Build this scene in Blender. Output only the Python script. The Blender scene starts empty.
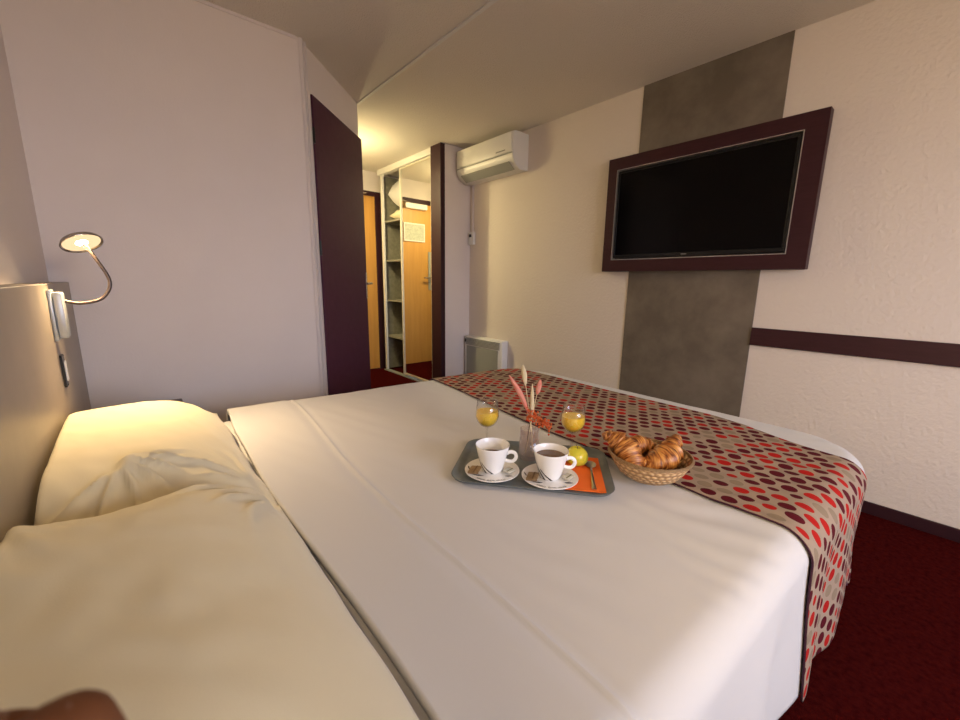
import bpy, bmesh, math, random
from mathutils import Vector, Matrix, noise
random.seed(7)
C = bpy.context.collection
PI = math.pi
K = 0.91          # everything below is laid out at 1/K of real size and scaled once at the end

# ------------------------------------------------------------------ materials
def new_mat(name):
    m = bpy.data.materials.new(name); m.use_nodes = True
    nt = m.node_tree
    return m, nt, nt.nodes['Principled BSDF']

def N(nt, typ, **kw):
    n = nt.nodes.new(typ)
    for k, v in kw.items(): setattr(n, k, v)
    return n

def mat(name, col, rough=.5, metal=0, spec=.5, col2=None, nscale=6, ndetail=4, bump=0, bscale=80, bdist=.002,
        trans=0, ior=1.45, sheen=0, stretch=None, coat=0, sss=0, lo=.35, hi=.65):
    m, nt, b = new_mat(name)
    b.inputs['Base Color'].default_value = (*col, 1)
    b.inputs['Roughness'].default_value = rough
    b.inputs['Metallic'].default_value = metal
    b.inputs['Specular IOR Level'].default_value = spec
    b.inputs['Transmission Weight'].default_value = trans
    b.inputs['IOR'].default_value = ior
    b.inputs['Sheen Weight'].default_value = sheen
    b.inputs['Coat Weight'].default_value = coat
    if sss:
        b.inputs['Subsurface Weight'].default_value = sss
        b.inputs['Subsurface Radius'].default_value = (.01, .004, .002)
    tc = N(nt, 'ShaderNodeTexCoord'); src = tc.outputs['Object']
    if stretch:
        mp = N(nt, 'ShaderNodeMapping'); mp.inputs['Scale'].default_value = stretch
        nt.links.new(src, mp.inputs['Vector']); src = mp.outputs['Vector']
    if col2:
        n = N(nt, 'ShaderNodeTexNoise'); n.inputs['Scale'].default_value = nscale; n.inputs['Detail'].default_value = ndetail
        n.inputs['Roughness'].default_value = .6
        r = N(nt, 'ShaderNodeValToRGB')
        r.color_ramp.elements[0].position = lo; r.color_ramp.elements[1].position = hi
        r.color_ramp.elements[0].color = (*col, 1); r.color_ramp.elements[1].color = (*col2, 1)
        nt.links.new(src, n.inputs['Vector']); nt.links.new(n.outputs['Fac'], r.inputs['Fac'])
        nt.links.new(r.outputs['Color'], b.inputs['Base Color'])
    if bump:
        n = N(nt, 'ShaderNodeTexNoise'); n.inputs['Scale'].default_value = bscale; n.inputs['Detail'].default_value = 3
        bp = N(nt, 'ShaderNodeBump'); bp.inputs['Strength'].default_value = bump; bp.inputs['Distance'].default_value = bdist
        nt.links.new(src, n.inputs['Vector']); nt.links.new(n.outputs['Fac'], bp.inputs['Height'])
        nt.links.new(bp.outputs['Normal'], b.inputs['Normal'])
    return m

def emis(name, col, strength):
    m = bpy.data.materials.new(name); m.use_nodes = True; nt = m.node_tree; nt.nodes.clear()
    e = N(nt, 'ShaderNodeEmission'); e.inputs['Color'].default_value = (*col, 1); e.inputs['Strength'].default_value = strength
    o = N(nt, 'ShaderNodeOutputMaterial'); nt.links.new(e.outputs[0], o.inputs['Surface']); return m

M = {}
M['wall'] = mat('smooth_wall_paint', (.72, .65, .61), .85, col2=(.74, .67, .63), nscale=3, bump=.25, bscale=120, bdist=.002)
M['stucco'] = mat('stucco_wall_paint', (.70, .63, .56), .8, bump=.75, bscale=55, bdist=.005)
M['ceiling'] = mat('popcorn_ceiling', (.74, .69, .62), .9, bump=1, bscale=170, bdist=.006)
M['white_trim'] = mat('white_trim_paint', (.68, .62, .60), .5)
M['concrete'] = mat('concrete_laminate', (.125, .104, .080), .45, col2=(.19, .16, .125), nscale=4.5, ndetail=10, bump=.1, bscale=40)
M['headboard'] = mat('greige_laminate', (.27, .225, .17), .38, col2=(.33, .28, .22), nscale=3, ndetail=9)
M['plum'] = mat('plum_lacquer', (.066, .015, .036), .6, spec=.3, col2=(.074, .019, .042), nscale=20)
M['plum_frame'] = mat('plum_board', (.036, .010, .013), .45, spec=.3, col2=(.044, .013, .017), nscale=12, stretch=(1, 1, 8))
M['plum_dark'] = mat('dark_plum_wood', (.030, .008, .012), .5, spec=.3)
M['carpet'] = mat('maroon_carpet', (.030, .0025, .003), 1, spec=.0, col2=(.060, .006, .005), nscale=60, ndetail=6, bump=.8, bscale=400, bdist=.004)
M['screen'] = mat('tv_screen', (.0008, .0006, .0006), .15, spec=.22)
M['black'] = mat('black_plastic', (.006, .006, .006), .3)
M['silver'] = mat('silver_trim', (.6, .58, .55), .3, metal=.8)
M['chrome'] = mat('brushed_nickel', (.55, .5, .46), .25, metal=1)
M['steel'] = mat('spoon_steel', (.62, .60, .56), .3, metal=1)
M['white_plastic'] = mat('white_plastic', (.74, .73, .70), .3)
M['grey_plastic'] = mat('grey_plastic', (.30, .31, .28), .5)
M['orange_wood'] = mat('honey_wood', (.50, .25, .055), .4, col2=(.57, .30, .07), nscale=4, ndetail=6, stretch=(6, 6, .5))
M['shelf'] = mat('grey_shelf_board', (.20, .19, .15), .6, col2=(.26, .25, .2), nscale=30)
M['mirror'] = mat('mirror_glass', (.88, .88, .84), .02, metal=1)
M['alu'] = mat('pale_aluminium', (.75, .72, .60), .35, metal=.4)
M['sheet'] = mat('white_cotton', (.59, .59, .595), .85, bump=.12, bscale=500, bdist=.001, sheen=.15)
M['pillowcase'] = mat('cream_cotton', (.72, .645, .44), .88, bump=.15, bscale=420, bdist=.001, sheen=.15)
M['darkwood'] = mat('dark_nightstand_wood', (.06, .04, .035), .35, col2=(.09, .06, .05), nscale=8, stretch=(1, 8, 1))
M['porcelain'] = mat('white_porcelain', (.86, .86, .85), .12, coat=.4)
M['ink'] = mat('black_glaze', (.01, .01, .012), .2)
M['coffee'] = mat('coffee', (.10, .045, .015), .15, col2=(.16, .08, .03), nscale=30)
M['juice'] = mat('orange_juice', (1.0, .66, .05), .35)
M['tray'] = mat('slate_tray', (.13, .155, .165), .35, col2=(.16, .185, .195), nscale=40)
M['napkin'] = mat('orange_paper_napkin', (.86, .16, .018), .85, bump=.4, bscale=250, bdist=.001)
M['apple'] = mat('yellow_apple', (.72, .62, .05), .25, col2=(.52, .56, .05), nscale=14, coat=.2)
M['stem'] = mat('brown_stem', (.12, .07, .03), .7)
M['cream_grass'] = mat('cream_dried_grass', (.78, .66, .42), .9, bump=1, bscale=500, bdist=.004)
M['pink_grass'] = mat('pink_dried_grass', (.78, .24, .18), .9, col2=(.82, .40, .30), nscale=60, bump=1, bscale=500, bdist=.004)
M['berry'] = mat('rust_dried_berries', (.48, .07, .015), .7, col2=(.62, .13, .03), nscale=50)
M['sachet_brown'] = mat('brown_wrapper', (.17, .10, .045), .35, col2=(.30, .20, .10), nscale=90)
M['sachet_white'] = mat('pale_sugar_packet', (.55, .52, .42), .6)
M['olive'] = mat('olive_print', (.13, .12, .04), .6)
M['skin'] = mat('skin', (.15, .058, .022), .7, spec=.2, col2=(.18, .07, .03), nscale=30)
M['nail'] = mat('fingernail', (.19, .08, .04), .5)
M['paper'] = None
M['lamp_on'] = emis('lamp_diode', (1, .80, .48), 60)
M['lamp_soft'] = emis('lamp_diffuser_glow', (1, .68, .38), .9)
M['lamp_plate'] = mat('frosted_lamp_plate', (.40, .42, .42), .35, metal=.3)
M['dark_chrome'] = mat('dark_nickel', (.10, .075, .065), .4, metal=1)
M['hall_on'] = emis('hall_lamp_glow', (1, .86, .45), 3)

def glass_mat(name, col, rough=0, bump=0, bscale=60):
    """thin-walled glass: clear with Fresnel reflections"""
    m = bpy.data.materials.new(name); m.use_nodes = True; nt = m.node_tree; nt.nodes.clear(); L = nt.links
    t = N(nt, 'ShaderNodeBsdfTransparent'); t.inputs[0].default_value = (*col, 1)
    g = N(nt, 'ShaderNodeBsdfGlossy'); g.inputs['Roughness'].default_value = max(rough, .03)
    lw = N(nt, 'ShaderNodeLayerWeight'); lw.inputs[0].default_value = .5
    pw = N(nt, 'ShaderNodeMath', operation='POWER'); L.new(lw.outputs['Facing'], pw.inputs[0]); pw.inputs[1].default_value = 3.5
    f = N(nt, 'ShaderNodeMath', operation='MULTIPLY_ADD'); L.new(pw.outputs[0], f.inputs[0]); f.inputs[1].default_value = .7; f.inputs[2].default_value = .09
    x = N(nt, 'ShaderNodeMixShader'); L.new(f.outputs[0], x.inputs[0]); L.new(t.outputs[0], x.inputs[1]); L.new(g.outputs[0], x.inputs[2])
    if bump:
        tc = N(nt, 'ShaderNodeTexCoord'); v = N(nt, 'ShaderNodeTexVoronoi'); v.inputs['Scale'].default_value = bscale
        L.new(tc.outputs['Object'], v.inputs[0]); b = N(nt, 'ShaderNodeBump'); b.inputs['Distance'].default_value = .006; b.inputs['Strength'].default_value = bump
        L.new(v.outputs['Distance'], b.inputs['Height']); L.new(b.outputs[0], lw.inputs['Normal']); L.new(b.outputs[0], g.inputs['Normal'])
        d = N(nt, 'ShaderNodeBsdfTranslucent'); d.inputs[0].default_value = (*col, 1)
        y = N(nt, 'ShaderNodeMixShader'); y.inputs[0].default_value = .22; L.new(x.outputs[0], y.inputs[1]); L.new(d.outputs[0], y.inputs[2]); x = y
    o = N(nt, 'ShaderNodeOutputMaterial'); L.new(x.outputs[0], o.inputs[0]); return m
M['glass'] = glass_mat('clear_glass', (1, 1, 1))
M['cut_glass'] = glass_mat('pressed_lilac_glass', (.95, .91, .91), .08, 1, 48)
M['window_glass'] = glass_mat('window_glass', (1, 1, 1))

def wicker():
    m, nt, b = new_mat('woven_wicker')
    uv = N(nt, 'ShaderNodeTexCoord')
    sep = N(nt, 'ShaderNodeSeparateXYZ'); nt.links.new(uv.outputs['UV'], sep.inputs[0])
    def mth(op, a, bb=None, c=None):
        n = N(nt, 'ShaderNodeMath', operation=op)
        for i, v in enumerate((a, bb, c)):
            if v is None: continue
            if isinstance(v, (int, float)): n.inputs[i].default_value = v
            else: nt.links.new(v, n.inputs[i])
        return n.outputs[0]
    row = mth('FLOOR', mth('MULTIPLY', sep.outputs['Y'], 22))
    sh = mth('MULTIPLY', row, PI)
    a = mth('SINE', mth('ADD', mth('MULTIPLY', sep.outputs['X'], 2 * PI * 34), sh))
    bb = mth('ABSOLUTE', mth('SINE', mth('MULTIPLY', sep.outputs['Y'], PI * 22)))
    h = mth('MULTIPLY', mth('ADD', mth('MULTIPLY', a, .4), .6), bb)
    r = N(nt, 'ShaderNodeValToRGB'); nt.links.new(h, r.inputs[0])
    r.color_ramp.elements[0].color = (.30, .155, .06, 1); r.color_ramp.elements[1].color = (.68, .46, .24, 1)
    r.color_ramp.elements[1].position = .6
    nt.links.new(r.outputs[0], b.inputs['Base Color']); b.inputs['Roughness'].default_value = .6
    bp = N(nt, 'ShaderNodeBump'); bp.inputs['Distance'].default_value = .003; nt.links.new(h, bp.inputs['Height'])
    nt.links.new(bp.outputs[0], b.inputs['Normal']); return m
M['wicker'] = wicker()

def pastry():
    m, nt, b = new_mat('baked_croissant_crust')
    tc = N(nt, 'ShaderNodeTexCoord')
    mp = N(nt, 'ShaderNodeMapping'); mp.inputs['Scale'].default_value = (15, 3.0, 1)
    nt.links.new(tc.outputs['UV'], mp.inputs[0])
    n = N(nt, 'ShaderNodeTexNoise'); n.inputs['Scale'].default_value = 1.6; n.inputs['Detail'].default_value = 6; n.inputs['Distortion'].default_value = .5
    nt.links.new(mp.outputs[0], n.inputs[0])
    r = N(nt, 'ShaderNodeValToRGB'); e = r.color_ramp.elements
    e[0].position = .36; e[0].color = (.11, .028, .006, 1)
    e[1].position = .64; e[1].color = (.66, .32, .085, 1)
    x = e.new(.47); x.color = (.34, .11, .022, 1)
    nt.links.new(n.outputs[0], r.inputs[0]); nt.links.new(r.outputs[0], b.inputs['Base Color'])
    b.inputs['Roughness'].default_value = .38
    bp = N(nt, 'ShaderNodeBump'); bp.inputs['Distance'].default_value = .004; bp.inputs['Strength'].default_value = .8
    nt.links.new(n.outputs[0], bp.inputs['Height']); nt.links.new(bp.outputs[0], b.inputs['Normal']); return m
M['pastry'] = pastry()

def dots():
    """runner fabric: staggered rows of red, maroon and taupe ovals on beige, in metres of cloth (UV)"""
    m, nt, b = new_mat('oval_dot_fabric')
    tc = N(nt, 'ShaderNodeTexCoord'); L = nt.links
    sep = N(nt, 'ShaderNodeSeparateXYZ'); L.new(tc.outputs['UV'], sep.inputs[0])
    def mth(op, a, bb=None):
        n = N(nt, 'ShaderNodeMath', operation=op)
        for i, v in enumerate((a, bb)):
            if v is None: continue
            if isinstance(v, (int, float)): n.inputs[i].default_value = v
            else: L.new(v, n.inputs[i])
        return n.outputs[0]
    PX, PY = .040, .052      # spacing along the row (cloth x), between rows (cloth y)
    cf = mth('DIVIDE', sep.outputs['X'], PX); cx = mth('FLOOR', cf)
    fx = mth('SUBTRACT', mth('SUBTRACT', cf, cx), .5)
    off = mth('MULTIPLY', mth('FLOORED_MODULO', cx, 2), .5)
    rowf = mth('ADD', mth('DIVIDE', sep.outputs['Y'], PY), off); row = mth('FLOOR', rowf)
    fy = mth('SUBTRACT', mth('SUBTRACT', rowf, row), .5)
    cmb = N(nt, 'ShaderNodeCombineXYZ'); L.new(cx, cmb.inputs[0]); L.new(row, cmb.inputs[1])
    wn = N(nt, 'ShaderNodeTexWhiteNoise'); wn.noise_dimensions = '2D'; L.new(cmb.outputs[0], wn.inputs['Vector'])
    ws = N(nt, 'ShaderNodeSeparateColor'); L.new(wn.outputs['Color'], ws.inputs[0])
    RX, RY = .0162, .0195
    dx = mth('DIVIDE', mth('MULTIPLY', fx, PX), RX); dy = mth('DIVIDE', mth('MULTIPLY', fy, PY), RY)
    d = mth('SQRT', mth('ADD', mth('MULTIPLY', dx, dx), mth('MULTIPLY', dy, dy)))
    size = N(nt, 'ShaderNodeMapRange'); L.new(ws.outputs[1], size.inputs[0]); size.inputs[1].default_value = 0; size.inputs[2].default_value = .2
    size.inputs[3].default_value = .68; size.inputs[4].default_value = 1.0
    inside = mth('LESS_THAN', d, size.outputs[0])
    r = N(nt, 'ShaderNodeValToRGB'); r.color_ramp.interpolation = 'CONSTANT'; e = r.color_ramp.elements
    e[0].position = 0; e[0].color = (.085, .005, .011, 1)
    e[1].position = .50; e[1].color = (.38, .012, .009, 1)
    x = e.new(.86); x.color = (.25, .19, .13, 1)
    L.new(ws.outputs[0], r.inputs[0])
    mx = N(nt, 'ShaderNodeMix', data_type='RGBA'); L.new(inside, mx.inputs[0])
    mx.inputs[6].default_value = (.33, .25, .185, 1); L.new(r.outputs[0], mx.inputs[7])
    L.new(mx.outputs[2], b.inputs['Base Color']); b.inputs['Roughness'].default_value = .9; b.inputs['Specular IOR Level'].default_value = .15
    n = N(nt, 'ShaderNodeTexNoise'); n.inputs['Scale'].default_value = 500
    L.new(tc.outputs['UV'], n.inputs[0]); bp = N(nt, 'ShaderNodeBump'); bp.inputs['Strength'].default_value = .2; bp.inputs['Distance'].default_value = .001
    L.new(n.outputs[0], bp.inputs['Height']); L.new(bp.outputs[0], b.inputs['Normal']); return m
M['dots'] = dots()
M['runner_back'] = mat('plum_lining', (.055, .012, .028), .8)

def paper():
    m, nt, b = new_mat('printed_notice_paper'); L = nt.links
    tc = N(nt, 'ShaderNodeTexCoord'); w = N(nt, 'ShaderNodeTexWave', wave_type='BANDS', bands_direction='Z')
    w.inputs['Scale'].default_value = 22; w.inputs['Distortion'].default_value = 0
    L.new(tc.outputs['Object'], w.inputs[0])
    n = N(nt, 'ShaderNodeTexNoise'); n.inputs['Scale'].default_value = 40; L.new(tc.outputs['Object'], n.inputs[0])
    mu = N(nt, 'ShaderNodeMath', operation='MULTIPLY'); L.new(w.outputs['Fac'], mu.inputs[0]); L.new(n.outputs[0], mu.inputs[1])
    r = N(nt, 'ShaderNodeValToRGB'); r.color_ramp.elements[0].position = .3; r.color_ramp.elements[1].position = .55
    r.color_ramp.elements[0].color = (.50, .52, .42, 1); r.color_ramp.elements[1].color = (.26, .28, .24, 1)
    L.new(mu.outputs[0], r.inputs[0]); L.new(r.outputs[0], b.inputs['Base Color']); return m
M['paper'] = paper()

# ------------------------------------------------------------------ mesh helpers
def obj(name, bm, m, parent=None, smooth=False, loc=None, kind=None, label=None):
    me = bpy.data.meshes.new(name)
    bmesh.ops.recalc_face_normals(bm, faces=bm.faces[:])
    if smooth:
        for f in bm.faces: f.smooth = True
        if smooth != 'all':
            for e in bm.edges:
                if len(e.link_faces) == 2 and e.calc_face_angle(0) > math.radians(38): e.smooth = False
    bm.to_mesh(me); bm.free()
    ms = m if isinstance(m, (list, tuple)) else [m]
    for mm in ms: me.materials.append(mm)
    o = bpy.data.objects.new(name, me); C.objects.link(o)
    if parent: o.parent = parent
    if loc: o.location = loc
    if kind: o['kind'] = kind
    if label: o['label'] = label
    return o

def thing(name, label, cat, loc=(0, 0, 0), rz=0, group=None):
    o = bpy.data.objects.new(name, None); C.objects.link(o); o.empty_display_size = .05
    o.location = loc; o.rotation_euler = (0, 0, rz); o['label'] = label; o['category'] = cat
    if group: o['group'] = group
    return o

def tag(o, label, cat, group=None):
    o['label'] = label; o['category'] = cat
    if group: o['group'] = group
    return o

def dup(root, loc, rz, label, name=None):
    r = root.copy(); C.objects.link(r); r.location = loc; r.rotation_euler = (0, 0, rz); r['label'] = label
    for ch in list(root.children):
        c = ch.copy(); C.objects.link(c); c.parent = r
        for g in ch.children:
            d = g.copy(); C.objects.link(d); d.parent = c
    return r

def box(bm, x0, x1, y0, y1, z0, z1, bev=0, seg=2, rot=None):
    t = bmesh.new()
    bmesh.ops.create_cube(t, size=1)
    for v in t.verts:
        v.co = Vector(((x0 + x1) / 2 + v.co.x * (x1 - x0), (y0 + y1) / 2 + v.co.y * (y1 - y0), (z0 + z1) / 2 + v.co.z * (z1 - z0)))
    if bev: bmesh.ops.bevel(t, geom=t.edges[:], offset=bev, segments=seg, affect='EDGES', profile=.5)
    if rot: bmesh.ops.transform(t, matrix=rot, verts=t.verts[:])
    join(bm, t); return bm

def join(bm, t):
    me = bpy.data.meshes.new('tmp'); t.to_mesh(me); t.free(); bm.from_mesh(me); bpy.data.meshes.remove(me)

def B(*a, **k): return box(bmesh.new(), *a, **k)

def lathe(bm, prof, c=(0, 0, 0), seg=32, closed=False, sx=1, sy=1, wob=None):
    rings = []
    for (r, z) in prof:
        if r < 1e-6: rings.append([bm.verts.new((c[0], c[1], c[2] + z))])
        else:
            ring = []
            for i in range(seg):
                a = 2 * PI * i / seg; rr = r * (wob(a, z) if wob else 1)
                ring.append(bm.verts.new((c[0] + rr * math.cos(a) * sx, c[1] + rr * math.sin(a) * sy, c[2] + z)))
            rings.append(ring)
    uvl = bm.loops.layers.uv.verify()
    for j in range(len(rings) - 1):
        A, D = rings[j], rings[j + 1]
        for i in range(seg):
            k = (i + 1) % seg
            if len(A) == 1 and len(D) == 1: continue
            if len(A) == 1: f = bm.faces.new((A[0], D[i], D[k])); uv = [(.5, j), (i, j + 1), (i + 1, j + 1)]
            elif len(D) == 1: f = bm.faces.new((A[i], A[k], D[0])); uv = [(i, j), (i + 1, j), (.5, j + 1)]
            else: f = bm.faces.new((A[i], A[k], D[k], D[i])); uv = [(i, j), (i + 1, j), (i + 1, j + 1), (i, j + 1)]
            for l, q in zip(f.loops, uv): l[uvl].uv = (q[0] / seg, q[1] / (len(rings) - 1))
    return bm

def tube(bm, pts, rad, seg=10, cap=True, flat=1):
    pts = [Vector(p) for p in pts]; n = len(pts)
    rs = rad if isinstance(rad, (list, tuple)) else [rad] * n
    up = Vector((0, 0, 1)); rings = []
    d0 = (pts[1] - pts[0]).normalized()
    if abs(d0.dot(up)) > .95: up = Vector((1, 0, 0))
    nrm = d0.cross(up).normalized()
    uvl = bm.loops.layers.uv.verify()
    for i in range(n):
        d = (pts[min(i + 1, n - 1)] - pts[max(i - 1, 0)]).normalized()
        nrm = (nrm - d * nrm.dot(d)).normalized(); bn = d.cross(nrm)
        rings.append([bm.verts.new(pts[i] + (nrm * math.cos(a) + bn * math.sin(a) * flat) * rs[i]) for a in [2 * PI * k / seg for k in range(seg)]])
    for i in range(n - 1):
        for k in range(seg):
            q = (k + 1) % seg
            f = bm.faces.new((rings[i][k], rings[i][q], rings[i + 1][q], rings[i + 1][k]))
            for l, w in zip(f.loops, ((i, k), (i, k + 1), (i + 1, k + 1), (i + 1, k))): l[uvl].uv = (w[0] / (n - 1), w[1] / seg)
    if cap: bm.faces.new(rings[0][::-1]); bm.faces.new(rings[-1])
    return bm

def bez(ps, n=24):
    """Catmull-Rom through the points"""
    ps = [Vector(p) for p in ps]; P = [ps[0] * 2 - ps[1]] + ps + [ps[-1] * 2 - ps[-2]]; out = []
    per = max(2, n // (len(ps) - 1))
    for i in range(1, len(P) - 2):
        for k in range(per):
            t = k / per; a, b, c, d = P[i - 1:i + 3]
            out.append(.5 * ((2 * b) + (c - a) * t + (2 * a - 5 * b + 4 * c - d) * t * t + (-a + 3 * b - 3 * c + d) * t ** 3))
    out.append(ps[-1]); return out

def prism(bm, pts, z0, z1, bev=0):
    """vertical prism from a plan polygon"""
    t = bmesh.new()
    a = [t.verts.new((x, y, z0)) for x, y in pts]; b = [t.verts.new((x, y, z1)) for x, y in pts]
    t.faces.new(a[::-1]); t.faces.new(b)
    for i in range(len(pts)): k = (i + 1) % len(pts); t.faces.new((a[i], a[k], b[k], b[i]))
    if bev: bmesh.ops.bevel(t, geom=t.edges[:], offset=bev, segments=2, affect='EDGES')
    join(bm, t); return bm

def struct(name, bm, m, **k):
    return obj(name, bm, m, kind='structure', **k)

def sm(a, b, x):
    t = max(0, min(1, (x - a) / (b - a))); return t * t * (3 - 2 * t)

# ------------------------------------------------------------------ room shell
XL, XR, YF, ZC = -.27, 2.82, 2.60, 2.50          # headboard wall, television wall, far wall, ceiling
YN = -2.70                                        # wall behind the photographer
DA, DB = Vector((.868, 2.60)), Vector((1.475, 3.185))   # diagonal wall with the plum door
YE, YS, XW = 4.92, 3.45, 2.47                     # end of the hall, stub wall, wardrobe front
XB = 3.10
struct('floor', B(XL - .1, XB + .1, YN - .1, YE + .1, -.1, 0), M['carpet'])
struct('ceiling', B(XL - .1, XB + .1, YN - .1, YE + .1, ZC, ZC + .1), M['ceiling'])
struct('wall_left', B(XL - .1, XL, YN - .1, YF + .1, 0, ZC), M['wall'])
struct('wall_back', B(XL, DA.x, YF, YF + .1, 0, ZC), M['wall'])
struct('wall_right', B(XR, XR + .1, YN - .1, YS + .12, 0, ZC), M['stucco'])
struct('wall_stub', B(2.452, XR, YS, YS + .10, 0, ZC), M['wall'])
dd = (DB - DA).normalized(); nn = Vector((-dd.y, dd.x))      # nn points away from the bedroom
def DP(s, off): p = DA + dd * s + nn * off; return (p.x, p.y)
LD = (DB - DA).length
bm = bmesh.new()
prism(bm, [DP(0, 0), DP(.105, 0), DP(.105, .08), DP(-.02, .1)], 0, ZC)
prism(bm, [DP(.105, 0), DP(LD, 0), DP(LD - .01, .08), DP(.105, .08)], 2.262, ZC)
prism(bm, [DP(LD - .03, 0.004), DP(LD, 0.004), DP(LD - .01, .08), DP(LD - .03, .08)], 0, 2.262)
struct('wall_diagonal', bm, M['wall'])
struct('wall_bathroom', B(DB.x - .1, DB.x, DB.y + .02, YE, 0, ZC), M['wall'])
struct('wall_end', B(DB.x - .1, 1.535, YE, YE + .1, 0, ZC), M['wall'])
bm = B(1.535, 2.53, YE, YE + .1, 2.262, ZC); box(bm, 2.53, XB + .1, YE, YE + .1, 0, ZC)
struct('wall_above_door', bm, M['wall'])
struct('wall_wardrobe_back', B(XB, XB + .1, YS + .1, YE, 0, ZC), M['wall'])
# the wall behind the photographer, with the window that gives the daylight
WX0, WX1, WZ0, WZ1 = .20, 2.15, .75, 2.25
bm = bmesh.new()
box(bm, XL, WX0, YN - .1, YN, 0, ZC); box(bm, WX1, XR, YN - .1, YN, 0, ZC)
box(bm, WX0, WX1, YN - .1, YN, 0, WZ0); box(bm, WX0, WX1, YN - .1, YN, WZ1, ZC)
struct('wall_front', bm, M['wall'])
win = bpy.data.objects.new('window_1', None); C.objects.link(win); win['kind'] = 'structure'; win.location = (WX0, YN - .06, WZ0)
ww, wh = WX1 - WX0, WZ1 - WZ0
bm = bmesh.new()
for a in ((0, .05, 0, wh), (ww - .05, ww, 0, wh), (ww / 2 - .03, ww / 2 + .03, 0, wh), (0, ww, 0, .05), (0, ww, wh - .05, wh)):
    box(bm, a[0], a[1], 0, .05, a[2], a[3])
obj('window_frame', bm, M['white_plastic'], win)
obj('window_sill', B(-.04, ww + .04, .05, .12, -.03, 0, bev=.004), M['white_plastic'], win)

# trims
def tr(n, bm, m, **k): return struct('trim_%d' % n, bm, m, **k)
tr(1, B(1.466, 1.488, YN, DB.y, ZC - .010, ZC, bev=.004), M['white_plastic'])                 # bead on the ceiling
bm = bmesh.new()                                                                           # corner bead by the plum door
prism(bm, [DP(-.004, -.002), DP(.020, -.002), DP(.018, -.020), DP(.002, -.020)], 0, ZC, .002)
prism(bm, [DP(.036, -.001), DP(.056, -.001), DP(.054, -.020), DP(.038, -.020)], 0, ZC, .002)
tr(2, bm, M['white_trim'])
tr(3, B(XR - .018, XR, YN, .745, .820, .925, bev=.002), M['plum_frame'])                    # dark rail on the right wall
tr(4, B(2.435, 2.490, YS - .006, 3.62, 0, 2.498, bev=.004), M['plum_dark'])                 # dark jamb of the hall opening
tr(5, B(XL, DA.x - .01, YF - .006, YF, ZC - .014, ZC), M['white_trim'])
struct('baseboard_right', B(XR - .014, XR, YN, YS, 0, .064, bev=.003), M['plum_dark'])
struct('baseboard_back', B(-.20, DA.x - .01, YF - .014, YF, 0, .064, bev=.003), M['plum_dark'])
struct('wall_panel', B(XR - .008, XR, .745, 1.575, 0, ZC), M['concrete'])

# plum bathroom door on the diagonal wall
rz = math.atan2(dd.y, dd.x)
d1 = bpy.data.objects.new('door_1', None); C.objects.link(d1); d1['kind'] = 'structure'
d1.location = (*DP(.108, 0), 0); d1.rotation_euler = (0, 0, rz)
obj('door_leaf', B(0, .772, -.010, .030, .012, 2.258, bev=.002), M['plum'], d1)
hp = obj('handle_plate', B(.742, .764, -.016, -.010, 1.02, 1.235, bev=.002), M['chrome'], d1)
bm = bmesh.new(); tube(bm, bez([(.753, -.014, 1.145), (.753, -.055, 1.147), (.720, -.065, 1.147), (.64, -.062, 1.145)], 16), .009)
obj('handle', bm, M['chrome'], d1, smooth=True)
bm = bmesh.new(); tube(bm, bez([(.753, -.002, 1.145), (.79, .05, 1.147), (.86, .060, 1.147)], 10), .009)
obj('handle', bm, M['chrome'], d1, smooth=True)
for z in (.35, 1.37, 2.03):
    bm = bmesh.new(); tube(bm, [(-.004, -.010, z - .045), (-.004, -.010, z + .045)], .007); obj('hinge', bm, M['black'], d1, smooth=True)

# entrance door at the end of the hall
d2 = bpy.data.objects.new('door_2', None); C.objects.link(d2); d2['kind'] = 'structure'; d2.location = (1.60, YE, 0)
obj('door_leaf', B(0, .85, -.02, .03, .01, 2.205, bev=.002), M['orange_wood'], d2)
bm = B(-.065, 0, -.035, .05, 0, 2.262, bev=.003); box(bm, .85, .925, -.035, .05, 0, 2.262, bev=.003); box(bm, 0, .85, -.035, .05, 2.205, 2.262, bev=.003)
obj('door_frame', bm, M['plum_dark'], d2)
obj('handle_plate', B(.06, .105, -.03, -.02, 1.05, 1.58, bev=.003), M['grey_plastic'], d2)
bm = bmesh.new(); tube(bm, bez([(.083, -.03, 1.22), (.083, -.07, 1.22), (.20, -.075, 1.22)], 12), .010); obj('handle', bm, M['chrome'], d2, smooth=True)
cl = obj('door_closer', B(.14, .48, -.075, -.02, 2.125, 2.195, bev=.008), M['white_plastic'], d2)
bm = bmesh.new(); tube(bm, [(.40, -.05, 2.20), (.66, -.16, 2.20), (.74, -.045, 2.228)], .009); obj('closer_arm', bm, M['chrome'], cl, smooth=True)
nt_ = thing('framed_notice', 'white framed printed notice fixed on the wooden entrance door, seen in the mirror', 'notice', (1.76, YE - .0225, 1.705))
obj('paper', B(.012, .318, -.006, -.002, .012, .228), M['paper'], nt_)
bm = bmesh.new()
for a in ((0, .33, 0, .014), (0, .33, .226, .24), (0, .014, .014, .226), (.316, .33, .014, .226)): box(bm, a[0], a[1], -.010, 0, a[2], a[3])
obj('frame', bm, M['white_plastic'], nt_)

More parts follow.
